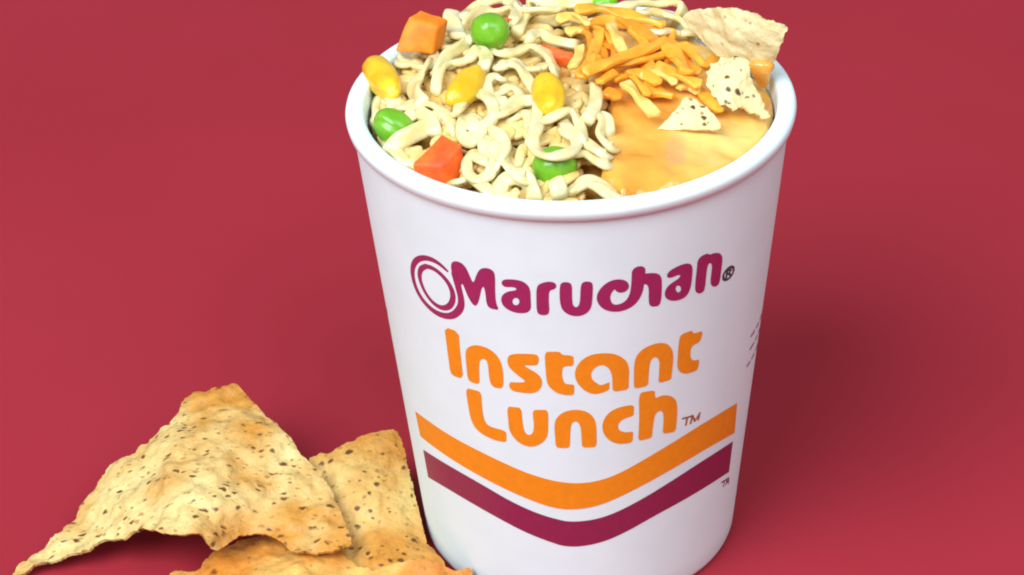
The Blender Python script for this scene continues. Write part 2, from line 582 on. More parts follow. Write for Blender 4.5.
n3 = glyph(G_((244, 310), (264, 250), (310, 204), (370, 176), (430, 161), (482, 168), (517, 205), (527, 260), (522, 330), (515, 380), (512, 425), (470, 440), (419, 452), (422, 410), (425, 370), (428, 300), (415, 268), (385, 265), (362, 290), (352, 350), (348, 420), (345, 470), (300, 482), (243, 492), (243, 440)))
t2 = glyph(G_((569, 125), (588, 100), (625, 86), (662, 73), (669, 96), (700, 88), (737, 76), (733, 110), (717, 157), (672, 177), (652, 202), (647, 250), (657, 288), (690, 288), (712, 280), (710, 320), (697, 362), (650, 378), (610, 387), (570, 372), (553, 335), (559, 250)))
decal('product_lettering', [I1, n2, s1, t1, a3, n3, t2], M['orange'], label='upper orange word of the product name')
L1 = glyph(Hc((40, 90), (95, 104), (152, 118), (157, 200), (167, 300), (192, 355), (240, 378), (332, 400), (334, 440), (334, 483), (290, 476), (250, 467), (170, 432), (108, 380), (76, 310), (58, 210)))
u2 = glyph(Hc((338, 223), (390, 229), (442, 234), (449, 330), (461, 405), (490, 433), (525, 420), (534, 360), (525, 300), (523, 249), (580, 249), (634, 249), (634, 340), (634, 420), (612, 470), (560, 507), (500, 517), (430, 492), (378, 440), (353, 390), (346, 310)))
n4 = glyph(J_((103, 380), (108, 325), (140, 283), (190, 256), (260, 246), (330, 258), (381, 294), (404, 350), (406, 430), (407, 517), (355, 519), (303, 520), (300, 470), (297, 420), (290, 360), (265, 331), (240, 333), (221, 360), (216, 430), (216, 524), (165, 523), (113, 522), (110, 450)))
c1 = glyph(J_((674, 211), (674, 250), (674, 292), (620, 306), (575, 331), (556, 365), (571, 400), (610, 410), (640, 408), (670, 404), (667, 440), (664, 482), (620, 492), (555, 494), (500, 472), (458, 425), (445, 370), (460, 310), (508, 256), (580, 226)))
h1 = glyph(K_((89, 61), (125, 54), (166, 48), (167, 70), (168, 88), (200, 71), (245, 74), (272, 100), (274, 160), (270, 205), (266, 246), (235, 252), (203, 257), (207, 215), (209, 180), (205, 150), (190, 145), (168, 160), (158, 210), (155, 245), (152, 276), (118, 284), (86, 291), (90, 235), (92, 180)))
decal('product_lettering', [L1, u2, n4, c1, h1], M['orange'], label='lower orange word of the product name')
w = .24
TM = [stroke(K_((300, 184), (344, 172)), w, 0), stroke(K_((322, 178), (315, 214)), w, 0)]
TM2 = [stroke(K_((338, 207), (346, 170), (358, 196), (382, 156), (374, 190)), w, 0)]
decal('trademark_mark', [union(*TM), union(*TM2)], M['brown_ink'], step=.1)
TMb = [stroke(K_((486, 490), (520, 468)), .22, 0), stroke(K_((500, 484), (494, 510)), .22, 0), stroke(K_((505, 502), (511, 480), (513, 490), (520, 474), (519, 494)), .22, 0)]
decal('trademark_mark', [union(*TMb)], M['purple_band'], step=.1)

orange = Lc((55, 40), (100, 73), (150, 108), (200, 138), (250, 165), (350, 215), (450, 260), (540, 288), (600, 297)) + Mc((72, 299), (130, 292), (200, 270), (300, 215), (400, 155), (500, 92), (570, 50), (636, 10), (632, 60), (627, 118), (560, 155), (500, 190), (400, 249), (300, 305), (200, 355), (130, 382), (60, 393), (0, 392)) \
    + Lc((500, 372), (400, 330), (300, 280), (200, 222), (120, 167), (74, 130))


def keep_corners(pts, corners):
    out = []
    for p in pts: out += [p] * (4 if any(abs(p[0] - c[0]) + abs(p[1] - c[1]) < .01 for c in corners) else 1)
    return out


fo, bo = glyph(keep_corners(orange, Lc((55, 40), (74, 130)) + Mc((636, 10), (627, 118))), n=2)
decal('orange_stripe', [(fo, bo)], M['orange'])
purple = Lc((84, 178), (140, 214), (200, 249), (300, 306), (400, 365), (500, 410), (580, 432)) + Mc((30, 436), (72, 436), (130, 428), (200, 405), (300, 353), (400, 291), (500, 226), (560, 188), (621, 148), (614, 200), (607, 258), (530, 308), (448, 357), (330, 421), (250, 467), (170, 505), (90, 525), (20, 527)) \
    + Lc((540, 510), (450, 475), (350, 422), (250, 365), (170, 317), (102, 277))
fp, bp = glyph(keep_corners(purple, Lc((84, 178), (102, 277)) + Mc((621, 148), (607, 258))), n=2)
decal('purple_stripe', [(fp, bp)], M['purple_band'])
# small print that runs round the side of the cup
side = []
for px_, py_ in ((751.0, 336), (750.0, 349), (747.0, 366)):
    u, zc = label_uv([(px_, py_)])[0]
    for k in range(7):
        wd = random.uniform(1.6, 3.6)
        side.append(lab_stroke([(u, zc), (u + wd, zc)], .3)); u += wd + 1.3
decal('side_print', side, M['purple_band'], step=.2, label='fine dark print on the right side of the cup')
side = []
for zc, th0 in ((74, -1.40), (62, -1.37), (57, -1.39)):
    u = th0 * 40
    for k in range(6):
        wd = random.uniform(1.2, 2.6)
        side.append(lab_stroke([(u - wd, zc), (u, zc)], .45)); u -= wd + 1.6
decal('side_print', side, M['purple_band'], step=.2, label='fine purple print on the left side of the cup')


# ------------------------------------------------------------------ food helpers
def catmull(P, step):
    P = np.asarray(P, float)
    if len(P) == 2: P = np.array([P[0], .5 * (P[0] + P[1]), P[1]])
    Q = np.concatenate([[2 * P[0] - P[1]], P, [2 * P[-1] - P[-2]]])
    out = []
    for i in range(1, len(Q) - 2):
        n = max(2, int(np.linalg.norm(Q[i + 1] - Q[i]) / step))
        for t in np.linspace(0, 1, n, endpoint=False):
            a, b, c, d = Q[i - 1:i + 3]
            out.append(.5 * (2 * b + (c - a) * t + (2 * a - 5 * b + 4 * c - d) * t * t + (3 * b - a - 3 * c + d) * t ** 3))
    out.append(Q[-2])
    return np.array(out)


def inside_cup(p, rad):
    """keep a path point inside the wall while it is below the rim"""
    for q in p:
        r = math.hypot(q[0], q[1])
        lim = RIN - 1.0 - rad
        if q[2] - rad < H + .2 and r > lim:
            q[0] *= lim / r; q[1] *= lim / r
    return p


def ribbon(path, w, h, tilt=0.0, step=.45, square=.7, wob=.08, seed=0, taper=True, twist=0.0):
    """flattened tube (w x h mm) along a 3-D path: verts, faces"""
    P = catmull(path, step)
    n = len(P); K = 12
    T = np.gradient(P, axis=0); T /= np.linalg.norm(T, axis=1)[:, None] + 1e-9
    up = np.array([math.sin(tilt) * .6, -.25, 1.0]); V = []; Fc = []
    prev = None
    for i in range(n):
        s = np.cross(T[i], up)
        if np.linalg.norm(s) < .25: s = prev if prev is not None else np.array([1., 0, 0])
        s = s - T[i] * (s @ T[i]); s /= np.linalg.norm(s) + 1e-9
        if prev is not None:
            s = .35 * s + .65 * prev if s @ prev > 0 else prev
            s = s - T[i] * (s @ T[i]); s /= np.linalg.norm(s) + 1e-9
        prev = s
        nn = np.cross(s, T[i])
        tw = tilt + twist * math.sin(i * step * .55 + seed)
        ct, st = math.cos(tw), math.sin(tw)
        s2 = ct * s + st * nn; n2 = -st * s + ct * nn
        k = 1 + wob * .8 * noise.noise(Vector((P[i] * .35 + seed * 7.3).tolist())) * 2
        end = 1.0
        if taper:
            e = min(i, n - 1 - i) * step / (h * .5)
            end = math.sqrt(max(.08, 1 - (1 - min(e, 1)) ** 2))
        for j in range(K):
            a = 2 * math.pi * (j + .5) / K
            c, q = math.cos(a), math.sin(a)
            pw = 1 - square * .6
            c = math.copysign(abs(c) ** pw, c); q = math.copysign(abs(q) ** pw, q)
            V.append(P[i] + s2 * (c * w * .5 * k * end) + n2 * (q * h * .5 * k * end))
    for i in range(n - 1):
        for j in range(K):
            j2 = (j + 1) % K
            Fc.append((i * K + j, i * K + j2, (i + 1) * K + j2, (i + 1) * K + j))
    Fc.append(tuple(range(K))[::-1]); Fc.append(tuple((n - 1) * K + j for j in range(K)))
    return np.array(V), Fc


# ------------------------------------------------------------------ broth and the hidden tangle
bx = []; bf = []
rr_ = np.linspace(0, 42.2, 12)
for r in rr_:
    for k in range(72):
        a = 2 * math.pi * k / 72
        x, y = r * math.sin(a), -r * math.cos(a)
        bx.append((x, y, min(float(heap(x, y)), H + 3) - 5.2 + .5 * noise.noise(Vector((x * .2, y * .2, 0)))))
for i in range(11):
    for k in range(72):
        k2 = (k + 1) % 72
        bf.append((i * 72 + k, i * 72 + k2, (i + 1) * 72 + k2, (i + 1) * 72 + k))
b0 = len(bx)
for k in range(72):
    a = 2 * math.pi * k / 72
    bx.append((40.5 * math.sin(a), -40.5 * math.cos(a), H - 20))
for k in range(72):
    k2 = (k + 1) % 72
    bf.append((11 * 72 + k, 11 * 72 + k2, b0 + k2, b0 + k))
br = mesh_obj('broth', bx, bf, M['broth'])
tag(br, 'amber broth showing in the gaps between the noodles in the cup', 'broth', kind='stuff')

SAUCE = [(606, 140), (594, 150), (610, 159), (600, 168), (603, 178), (616, 185), (622, 195), (634, 189), (650, 192), (690, 182), (722, 170), (750, 152), (767, 133), (775, 112), (777, 96), (770, 86), (752, 74),
         (728, 58), (700, 40), (670, 24), (630, 12), (592, 20), (578, 44), (584, 68), (604, 84), (612, 100), (606, 118), (598, 128)]


def in_sauce(p):
    d = p - CAM_C
    z = d @ CAM_W
    return sd_poly(512 + FPX * (d @ CAM_R) / z, 287.5 - FPX * (d @ CAM_U) / z, SAUCE) < 3


tv = []; tf = []
for k in range(180):
    a = random.uniform(0, 2 * math.pi); r0 = 40 * math.sqrt(random.random())
    x, y = r0 * math.cos(a), r0 * math.sin(a)
    dr = random.uniform(0, 6.28); pts = []
    lay = random.choice((-.6, -1.3, -2.0, -2.7, -3.3))
    per = random.uniform(6.2, 8.2); amp = random.uniform(1.7, 2.5)
    for i in range(random.randint(26, 60)):
        s = i * .7
        ox, oy = -math.sin(dr) * amp * math.sin(s * 6.28 / per), math.cos(dr) * amp * math.sin(s * 6.28 / per)
        px_, py_ = x + ox, y + oy
        rr0 = math.hypot(px_, py_)
        if rr0 > 40.5: px_ *= 40.5 / rr0; py_ *= 40.5 / rr0
        pts.append((px_, py_, min(float(heap(px_, py_)), H + 6) + lay + .35 * math.cos(s * 6.28 / per + k)))
        x += math.cos(dr) * .45; y += math.sin(dr) * .45; dr += random.uniform(-.09, .09)
    bad = np.nonzero(in_sauce(np.array(pts)))[0]
    if len(bad): pts = pts[:bad[0]]
    if len(pts) < 5: continue
    v, f = ribbon(inside_cup(np.array(pts), 1.5), 2.4, 1.5, random.uniform(-.4, .4), step=.6, square=.5, seed=k, twist=.3)
    b = len(tv); tv += v.tolist(); tf += [tuple(q + b for q in w_) for w_ in f]
tg = mesh_obj('noodle_tangle', tv, tf, M['noodle_deep'])
tag(tg, 'deeper soaked ramen tangle under the top strands in the cup', 'noodles', kind='stuff')

# ------------------------------------------------------------------ noodle strands that show on top
N1 = crop(350, 0, 7.877); N2 = crop(470, 0, 7.877); N3 = crop(560, 0, 7.877); N4 = crop(670, 0, 7.877)
N5 = crop(360, 60, 7.877); N6 = crop(470, 60, 7.877); N7 = crop(380, 120, 7.877); N8 = crop(490, 130, 7.877); N9 = crop(590, 60, 7.877)
W1 = crop(340, 0, 4.258); W2 = crop(340, 80, 4.258)

STR = [  # picture path, height above the heap, width mm, thickness mm, tilt, label
    (N1((300, 435), (380, 445), (460, 490), (540, 540), (610, 530), (660, 475), (650, 420), (590, 415)), 1.2, 2.4, 1.5, .3, 'noodle hooked into a small curl just below the orange carrot cube at the rim'),
    (N5((520, 60), (470, 120), (430, 200), (450, 300), (480, 340)), 1.6, 3.6, 1.4, -.5, 'broad flat noodle turning downward between the rim corn kernel and the long corn kernel'),
    (N5((70, 480), (75, 380), (130, 300), (210, 275), (265, 310), (270, 380)), .3, 3.0, 1.7, .5, 'thick noodle bunched against the left wall above the wrinkled pea'),
    (N5((330, 380), (420, 350), (520, 345), (620, 380), (690, 450), (740, 560)), 1.2, 2.4, 1.5, .2, 'noodle running from beside the wrinkled pea down to the red carrot cube'),
    (W2((285, 165), (330, 140), (385, 170), (400, 215)), .5, 2.8, 1.5, -.4, 'short pale noodle bend touching the right side of the wrinkled pea'),
    (N7((80, 250), (150, 170), (260, 110), (400, 40), (470, -20)), .9, 3.4, 1.6, .35, 'thick noodle stretching from the wrinkled pea to just above the red carrot cube'),
    (N7((80, 235), (130, 300), (210, 345), (300, 330)), .2, 2.2, 1.5, .2, 'noodle squeezed between the cup wall and the left side of the red carrot cube'),
    (N7((650, 20), (640, 90), (670, 165), (720, 190), (775, 150), (800, 70), (780, 10), (720, -20)), 1.3, 2.1, 1.5, .2, 'noodle closed into an oval ring right above the red carrot cube'),
    (N7((815, 170), (825, 260), (875, 350), (860, 430), (770, 470), (695, 420), (690, 330), (745, 290), (830, 330)), 1.5, 2.2, 1.5, -.2, 'noodle coiled into a snail shell right of the red carrot cube'),
    (N8((20, 110), (90, 215), (170, 310), (250, 370)), 1.7, 2.9, 1.4, .3, 'short straight noodle slanting down to the front rim left of the front pea'),
    (N8((60, 500), (100, 420), (180, 370), (270, 380), (320, 440), (340, 500)), .4, 3.2, 1.8, -.4, 'noodle arched against the front rim left of the front pea'),
    (N8((515, 390), (530, 430), (545, 490), (540, 530)), [3.4, 3.2, 2.0, .6], 3.2, 2.2, 0, 'stubby noodle end standing before the front pea at the rim'),
    (N8((650, 500), (720, 430), (790, 400), (880, 440), (980, 510)), .2, 3.0, 1.6, .3, 'noodle bent along the front rim between the front pea and the cheese sauce'),
    (N8((380, -20), (345, 60), (350, 140), (410, 195), (510, 205), (620, 180), (680, 120), (660, 40), (600, -30)), [2.4, 2.6, 3.2, 4.4, 5.0, 4.4, 3.2, 2.4, 2.0], 2.2, 1.4, .1, 'noodle looping over the top of the front pea'),
    (N8((640, 190), (740, 185), (830, 225), (910, 260)), 1.6, 2.6, 1.5, .2, 'noodle leaving the front pea toward the cheese sauce, lower of two'),
    (N8((600, 20), (700, 70), (800, 130), (900, 190)), 2.4, 2.4, 1.4, .3, 'noodle running to the edge of the cheese sauce, upper of two'),
    (N6((235, 65), (300, 35), (380, 55), (440, 130), (490, 210), (535, 310), (530, 430), (505, 560), (480, 650)), 2.3, 2.2, 1.5, .2, 'long noodle curving round the left side of the right corn kernel'),
    (N6((535, 490), (620, 465), (700, 420), (780, 395), (840, 450), (875, 560), (900, 640)), 2.2, 2.3, 1.5, .3, 'noodle arching just below the right corn kernel'),
    (N6((250, 160), (190, 125), (130, 180), (150, 260), (200, 320), (280, 330)), 1.6, 2.2, 1.5, -.2, 'noodle making a C loop right of the long corn kernel'),
    (N6((250, 260), (300, 215), (370, 235), (400, 290), (340, 340), (260, 410)), 1.3, 2.5, 1.5, .3, 'noodle crumpled between the long corn kernel and the right corn kernel'),
    (N6((250, 430), (320, 385), (410, 330), (500, 320)), 2.0, 2.3, 1.5, -.3, 'noodle bar joining the long strand beside the right corn kernel from the left'),
    (W1((500, 480), (530, 425), (590, 400), (645, 435), (650, 500), (600, 545), (545, 530)), 1.9, 2.4, 1.5, .2, 'noodle ringing the tip of the long corn kernel from below'),
    (W1((545, 590), (620, 560), (680, 580), (700, 640), (660, 720)), 1.1, 2.6, 1.5, -.3, 'noodle fold in the middle of the heap above the snail coil'),
    (N9((45, 210), (50, 290), (30, 380), (-20, 470)), 2.4, 2.5, 1.4, .4, 'noodle hanging upright at the left edge of the shredded cheese'),
    (N5((600, 240), (610, 140), (640, 60), (710, 25), (800, 15), (870, -20)), 1.6, 2.2, 1.5, .2, 'noodle bending like a shepherd crook left of the long corn kernel'),
    (N1((690, 560), (760, 440), (850, 385), (920, 330), (930, 300)), 2.0, 2.4, 1.5, .2, 'noodle climbing from the long corn kernel toward the round pea'),
    (N1((810, 90), (800, 160), (830, 240), (860, 290)), 3.0, 3.4, 1.8, .1, 'noodle stub poking upright above the rim between the orange carrot cube and the round pea'),
    (N1((650, 200), (720, 210), (700, 290), (740, 370), (820, 370), (880, 320), (860, 250), (780, 250)), 1.0, 2.2, 1.5, .3, 'noodle loop round a broth hole right of the orange carrot cube'),
    (N2((-40, 140), (10, 90), (80, 40), (170, 5), (270, 5), (350, 40), (370, 110), (330, 170)), 2.6, 2.6, 1.5, .4, 'noodle arching high over the back of the round pea'),
    (N2((60, 95), (140, 115), (240, 95), (320, 80)), 1.2, 2.0, 1.4, .3, 'thin noodle lying right behind the round pea under the high arch'),
    (N2((370, 60), (430, 90), (540, 85), (650, 90), (700, 70)), 2.4, 2.8, 1.5, .5, 'noodle stretching along the back rim right of the round pea'),
    (N2((370, 250), (400, 170), (450, 110), (500, 20)), 1.4, 2.6, 1.5, .2, 'noodle rising to the back rim just right of the round pea'),
    (N2((470, 320), (500, 275), (560, 265), (640, 310), (740, 335), (830, 350)), 2.4, 2.0, 1.4, .2, 'noodle lying over the reddish carrot strip'),
    (N2((240, 420), (360, 410), (470, 365), (560, 390), (620, 450), (650, 520)), 2.0, 2.6, 1.5, .3, 'wide noodle bow below the reddish carrot strip'),
    (N2((20, 410), (80, 410), (130, 450), (110, 520)), 1.8, 2.8, 1.6, -.2, 'small noodle knuckle under the round pea'),
    (N2((220, 530), (290, 490), (380, 500), (440, 560)), 1.2, 2.0, 1.5, .2, 'noodle hump between the round pea and the right corn kernel'),
    (N2((490, 560), (560, 530), (650, 520), (670, 570)), 2.2, 2.8, 1.5, .4, 'pale noodle flap resting on top of the right corn kernel'),
    (N3((440, 90), (520, 50), (600, 25), (740, 30), (860, 15), (950, 40), (960, 90)), 4.4, 2.8, 1.6, .5, 'noodle along the back rim behind the shredded cheese, topmost of the rear pair'),
    (N3((620, 120), (720, 95), (820, 110), (920, 150), (1010, 200)), 2.6, 2.6, 1.5, .2, 'noodle reaching behind the shredded cheese to the big chip, lower of the rear pair'),
    (N3((750, 265), (840, 250), (940, 265), (1040, 250)), 3.4, 2.6, 1.6, .4, 'pale noodle lying across the left corner of the big chip'),
    (N2((480, -10), (600, 20), (700, 10), (820, 20), (960, 10)), 2.8, 2.8, 1.6, .3, 'noodle along the back rim straight above the right corn kernel'),
    (N6((0, 470), (60, 520), (140, 500), (190, 420), (170, 340)), 1.7, 2.3, 1.5, .2, 'noodle wave left of the long strand in the centre of the heap'),
    (N6((330, 480), (400, 430), (460, 440), (470, 520)), .8, 2.2, 1.5, .1, 'short noodle hook in the middle of the heap left of the front pea'),
    (N9((-10, 470), (60, 440), (130, 470), (150, 560)), 1.0, 2.4, 1.5, .2, 'noodle tucked under the left edge of the cheese sauce'),
    ([(578, 26), (592, 20), (608, 15), (624, 11)], 1.6, 2.6, 1.5, .3, 'noodle mostly covered by the long cheese shred along the back of the pile'),
    ([(586, 14), (604, 10), (622, 11), (640, 16)], 2.6, 2.6, 1.5, .2, 'noodle right under the half hidden pea behind the shredded cheese'),
    ([(594, 112), (604, 122), (600, 136), (610, 146)], 1.6, 2.5, 1.5, .3, 'noodle wriggling down the left shore of the cheese sauce'),
    ([(570, 192), (582, 184), (596, 186), (608, 194)], .6, 2.6, 1.6, .2, 'noodle resting against the front rim at the lowest corner of the cheese sauce'),
    ([(460, 182), (470, 178), (480, 184), (490, 192)], .5, 2.5, 1.6, .3, 'noodle resting against the front rim just below the snail coil'),
    ([(462, 30), (468, 22), (476, 15), (486, 12)], 2.0, 2.6, 1.5, .3, 'noodle rising on the left flank of the round pea at the back rim'),
    ([(392, 62), (404, 66), (416, 62), (424, 70)], 1.0, 2.6, 1.5, .2, 'noodle lying flat directly beneath the orange carrot cube'),
]
for i, (pth, d, w_, h_, tl, lab) in enumerate(STR):
    p = np.asarray(pth, float)
    q = on_heap(p[:, 0], p[:, 1], np.asarray(d) + .5 * np.sin(np.arange(len(p)) * 1.7 + i))
    # both ends sink under their neighbours
    if i not in (11, 26):
        ds = np.atleast_1d(d)
        ea = p[0] + (p[0] - p[1]) / (np.linalg.norm(p[0] - p[1]) + 1e-6) * 7
        eb = p[-1] + (p[-1] - p[-2]) / (np.linalg.norm(p[-1] - p[-2]) + 1e-6) * 7
        ec = p[0] + (ea - p[0]) * 1.7; ed_ = p[-1] + (eb - p[-1]) * 1.7
        qe = on_heap(np.array([ec[0], ea[0], eb[0], ed_[0]]), np.array([ec[1], ea[1], eb[1], ed_[1]]), np.array([-4.0, -1.6, -1.6, -4.0]))
        q = np.concatenate([qe[:2], q, qe[2:]])
    q = inside_cup(q, h_ * .5 + .3)
    v, f = ribbon(q, w_ * 1.16, h_ * .95, tl + random.uniform(-.25, .25), square=.6, wob=.05, seed=i, twist=.3)
    o = mesh_obj('noodle_strand', v, f, M['noodle'])
    tag(o, lab, 'noodle', 'ramen noodle strands on top of the cup')


# ------------------------------------------------------------------ sheets: chips and sauce
def tps(ctrl):
    c = np.asarray(ctrl, float); xy = c[:, :2] / 100.0; z = c[:, 2]; n = len(c)

    def U(r2): return np.where(r2 > 1e-12, r2 * np.log(r2 + 1e-12), 0)
    Kk = U(((xy[:, None] - xy[None]) ** 2).sum(-1)) + 1e-3 * np.eye(n)
    P = np.hstack([np.ones((n, 1)), xy])
    Lh = np.block([[Kk, P], [P.T, np.zeros((3, 3))]])
    sol = np.linalg.solve(Lh, np.concatenate([z, np.zeros(3)]))

    def f(px, py):
        q = np.stack([px, py], -1) / 100.0
        return U(((q[..., None, :] - xy) ** 2).sum(-1)) @ sol[:n] + sol[n] + q @ sol[n + 1:]
    return f


def sheet(name, outline, place, thick, mat, step=1.6, bumps=(.5, .16, .25, .5), edge_mm=2.2, smooth=1, rough_edge=1.2, down=False, seed=0, parent=None, dome=0.0, spot=None):
    P = chaikin(outline, smooth)
    xs = np.arange(P[:, 0].min() - 3, P[:, 0].max() + 3 + step, step)
    ys = np.arange(P[:, 1].min() - 3, P[:, 1].max() + 3 + step, step)
    X, Y = np.meshgrid(xs, ys)
    Fv = sd_poly(X, Y, P)
    if rough_edge:
        jit = np.array([[noise.noise((x * .11, y * .11, seed)) + .6 * noise.noise((x * .27, y * .27, seed + 5)) + .45 * noise.noise((x * .6, y * .6, seed + 8)) for x in xs] for y in ys])
        Fv = Fv + jit * rough_edge * 1.6
    v2, f = marching(Fv, xs, ys)
    dist = np.maximum(-sd_poly(v2[:, 0], v2[:, 1], P), 0) / 4.6     # mm from the edge
    top = place(v2[:, 0], v2[:, 1])
    # orient the faces up
    nrm = np.zeros_like(top)
    for w_ in f:
        a, b, c = top[w_[0]], top[w_[1]], top[w_[2]]
        n_ = np.cross(b - a, c - a)
        for q in w_: nrm[q] += n_
    nrm /= np.linalg.norm(nrm, axis=1)[:, None] + 1e-12
    if (nrm @ -CAM_W).mean() < 0:
        nrm = -nrm; f = [w_[::-1] for w_ in f]
    if down: nrm = np.tile([0, 0, 1.0], (len(top), 1))
    a1_, s1_, a2_, s2_ = bumps
    for i in range(len(top)):
        p = Vector((top[i] + seed * 31.7).tolist())
        b = a1_ * noise.noise(p * s1_) + a2_ * noise.noise(p * s2_)
        if dome:
            e = min(dist[i] / dome, 1.0)
            b -= dome * (1 - math.sqrt(max(0, 1 - (1 - e) ** 2)))
        top[i] = top[i] + nrm[i] * b
    th = thick * np.clip(.7 + dist / (thick * 1.2), .7, 1.0)
    bot = top - nrm * th[:, None]
    n = len(top)
    cnt = {}
    for w_ in f:
        for k in range(len(w_)):
            e = (w_[k], w_[(k + 1) % len(w_)]); cnt[e] = cnt.get(e, 0) + 1
    faces = [tuple(w_) for w_ in f] + [tuple(q + n for q in w_[::-1]) for w_ in f]
    for (a, b) in cnt:
        if (b, a) not in cnt: faces.append((b, a, a + n, b + n))
    ed = np.clip(1 - dist / edge_mm, 0, 1)
    at_s = {'edge': np.concatenate([ed, ed])}
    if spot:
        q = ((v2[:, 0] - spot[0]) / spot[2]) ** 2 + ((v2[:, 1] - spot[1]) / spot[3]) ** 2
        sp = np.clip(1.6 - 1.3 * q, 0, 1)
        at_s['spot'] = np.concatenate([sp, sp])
    return mesh_obj(name, np.concatenate([top, bot]), faces, mat, parent, attrs=at_s, sharp=60)


def place_z(fz):
    return lambda px, py: at(px, py, fz(px, py))


T1 = crop(0, 470, 5.478); T2 = crop(150, 370, 5.478); T3 = crop(80, 400, 5.478); T4 = crop(290, 410, 5.478); T5 = crop(150, 470, 5.478); T6 = crop(300, 470, 5.478)

# third chip, lowest, toasted, running off the bottom of the picture
o3 = [(168, 576), (175, 569), (186, 571), (197, 569), (206, 561), (216, 551), (232, 541), (260, 536), (300, 538), (335, 546), (352, 562), (369, 572), (382, 565.5), (402, 562), (431, 561.5), (446, 566), (459, 569.5), (470, 567), (473, 574),
      (466, 592), (440, 615), (400, 640), (330, 655), (250, 645), (190, 612)]
z3 = tps([(168, 576, 3), (216, 551, 5), (260, 536, 6), (335, 546, 8), (369, 572, 7), (431, 561, 9), (472, 572, 6), (440, 615, 4), (330, 655, 2), (190, 612, 1.5), (300, 600, 8)])
c3 = sheet('tortilla_chip', o3, place_z(z3), .95, M['chip_toast'], seed=3, bumps=(.9, .13, .7, .33))
tag(c3, 'toasted orange tortilla chip at the very front, tucked under the biggest chip', 'tortilla chip', 'tortilla chips on the table')
# second chip, leaning between the big chip and the cup
o2 = T4((105, 268), (130, 250), (200, 240), (250, 215), (300, 180), (370, 165), (430, 130), (510, 103), (580, 110), (612, 150), (627, 230), (652, 330), (676, 430), (695, 500)) + \
    T6((680, 330), (692, 380), (722, 425), (760, 475), (800, 525)) + [(440, 578), (400, 582), (350, 570), (310, 545), (298, 500)]
z2 = tps([(309, 458, 14), (345, 442, 16), (385, 430, 17), (402, 436, 16), (412, 490, 10), (431, 555, 4), (445, 570, 3), (400, 575, 5), (340, 560, 4.5), (346, 532, 7.2), (305, 500, 9.5), (360, 490, 12.5)])
c2 = sheet('tortilla_chip', o2, place_z(z2), .95, M['chip_gold'], seed=9, bumps=(.8, .13, .65, .33))
tag(c2, 'golden speckled tortilla chip leaning between the big chip and the cup', 'tortilla chip', 'tortilla chips on the table')
# the big chip
ob = T1((68, 585), (80, 550), (95, 528), (150, 490), (220, 430), (300, 360), (370, 295), (440, 200), (500, 120), (560, 40)) + \
    T3((150, 370), (210, 330), (290, 300), (320, 250), (400, 195), (470, 150), (530, 95), (565, 15)) + \
    T2((190, 155), (270, 125), (370, 110), (430, 85), (470, 72), (510, 100), (560, 160), (600, 210), (700, 310), (780, 390), (850, 480)) + \
    [(318, 466), (326, 480), (336, 500), (344, 522), (351, 540), (352, 544), (338, 549)] + \
    T5((900, 445), (800, 457), (760, 432), (700, 387), (620, 352), (520, 357), (450, 382), (400, 432), (352, 445), (320, 402), (290, 347), (210, 347), (130, 357), (60, 347), (0, 322)) + \
    T1((760, 315), (700, 345), (660, 380), (600, 375), (520, 400), (480, 450), (430, 455), (340, 470), (290, 500), (240, 505), (160, 550), (130, 580))
zb = tps([(12, 578, 1.5), (60, 540, 5), (110, 540, 8), (100, 490, 9), (180, 533, 17), (210, 540, 15), (215, 551, 12), (250, 536, 11), (300, 545, 11), (351, 543, 10.6), (340, 545, 11.0), (345, 520, 12.0),
          (318, 466, 17), (270, 420, 20), (236, 384, 22), (187, 398, 19), (140, 450, 15), (200, 460, 20), (260, 480, 17), (180, 500, 18.5)])
cb = sheet('tortilla_chip', ob, place_z(zb), 1.0, M['chip'], step=1.7, seed=5, bumps=(1.3, .11, .8, .33))
tag(cb, 'largest pale golden tortilla chip, arched over the table left of the cup', 'tortilla chip', 'tortilla chips on the table')

# cheese sauce, filling the right front of the cup
os_ = SAUCE


def place_sauce(px, py):
    p = on_heap(px, py, -.1 + 3.4 * np.exp(-(((px - 636) / 45.0) ** 2 + ((py - 50) / 26.0) ** 2)))
    r = np.hypot(p[:, 0], p[:, 1])
    lim = RIN - .75
    k = np.where(r > lim, lim / np.maximum(r, 1e-6), 1.0)
    p[:, 0] *= k; p[:, 1] *= k
    return p


sc_ = sheet('cheese_sauce', os_, place_sauce, 3.0, M['sauce'], step=1.8, seed=2, bumps=(1.9, .11, .45, .28), rough_edge=2.6, down=True, dome=1.6, edge_mm=1.0, spot=(675, 151, 12, 16))
tag(sc_, 'smooth golden cheese sauce pooled at the right front of the cup', 'cheese sauce')

# chips stuck into the cup
N4p = N4((95, 130), (130, 97), (200, 86), (290, 76), (390, 60), (500, 72), (600, 95), (680, 120), (740, 165), (800, 185), (890, 190), (930, 235), (902, 260), (882, 330), (855, 400), (835, 450), (815, 500), (770, 530), (720, 540), (640, 540),
         (560, 520), (470, 490), (400, 460), (340, 420), (290, 380), (245, 320), (200, 250), (130, 190))
zc = tps([(683, 16, H + 9), (720, 8, H + 15), (757, 15, H + 17), (788, 28, H + 15), (782, 45, H + 11), (772, 66, H + 4), (740, 66, H + 2.5), (712, 50, H + 4), (696, 32, H + 6), (735, 35, H + 11)])
o = sheet('tortilla_chip', N4p, place_z(zc), 1.0, M['chip_pale'], step=1.3, seed=12, bumps=(.7, .16, .4, .45), rough_edge=.9)
tag(o, 'large pale tortilla chip piece standing above the back right rim of the cup', 'tortilla chip', 'tortilla chip pieces in the cup')
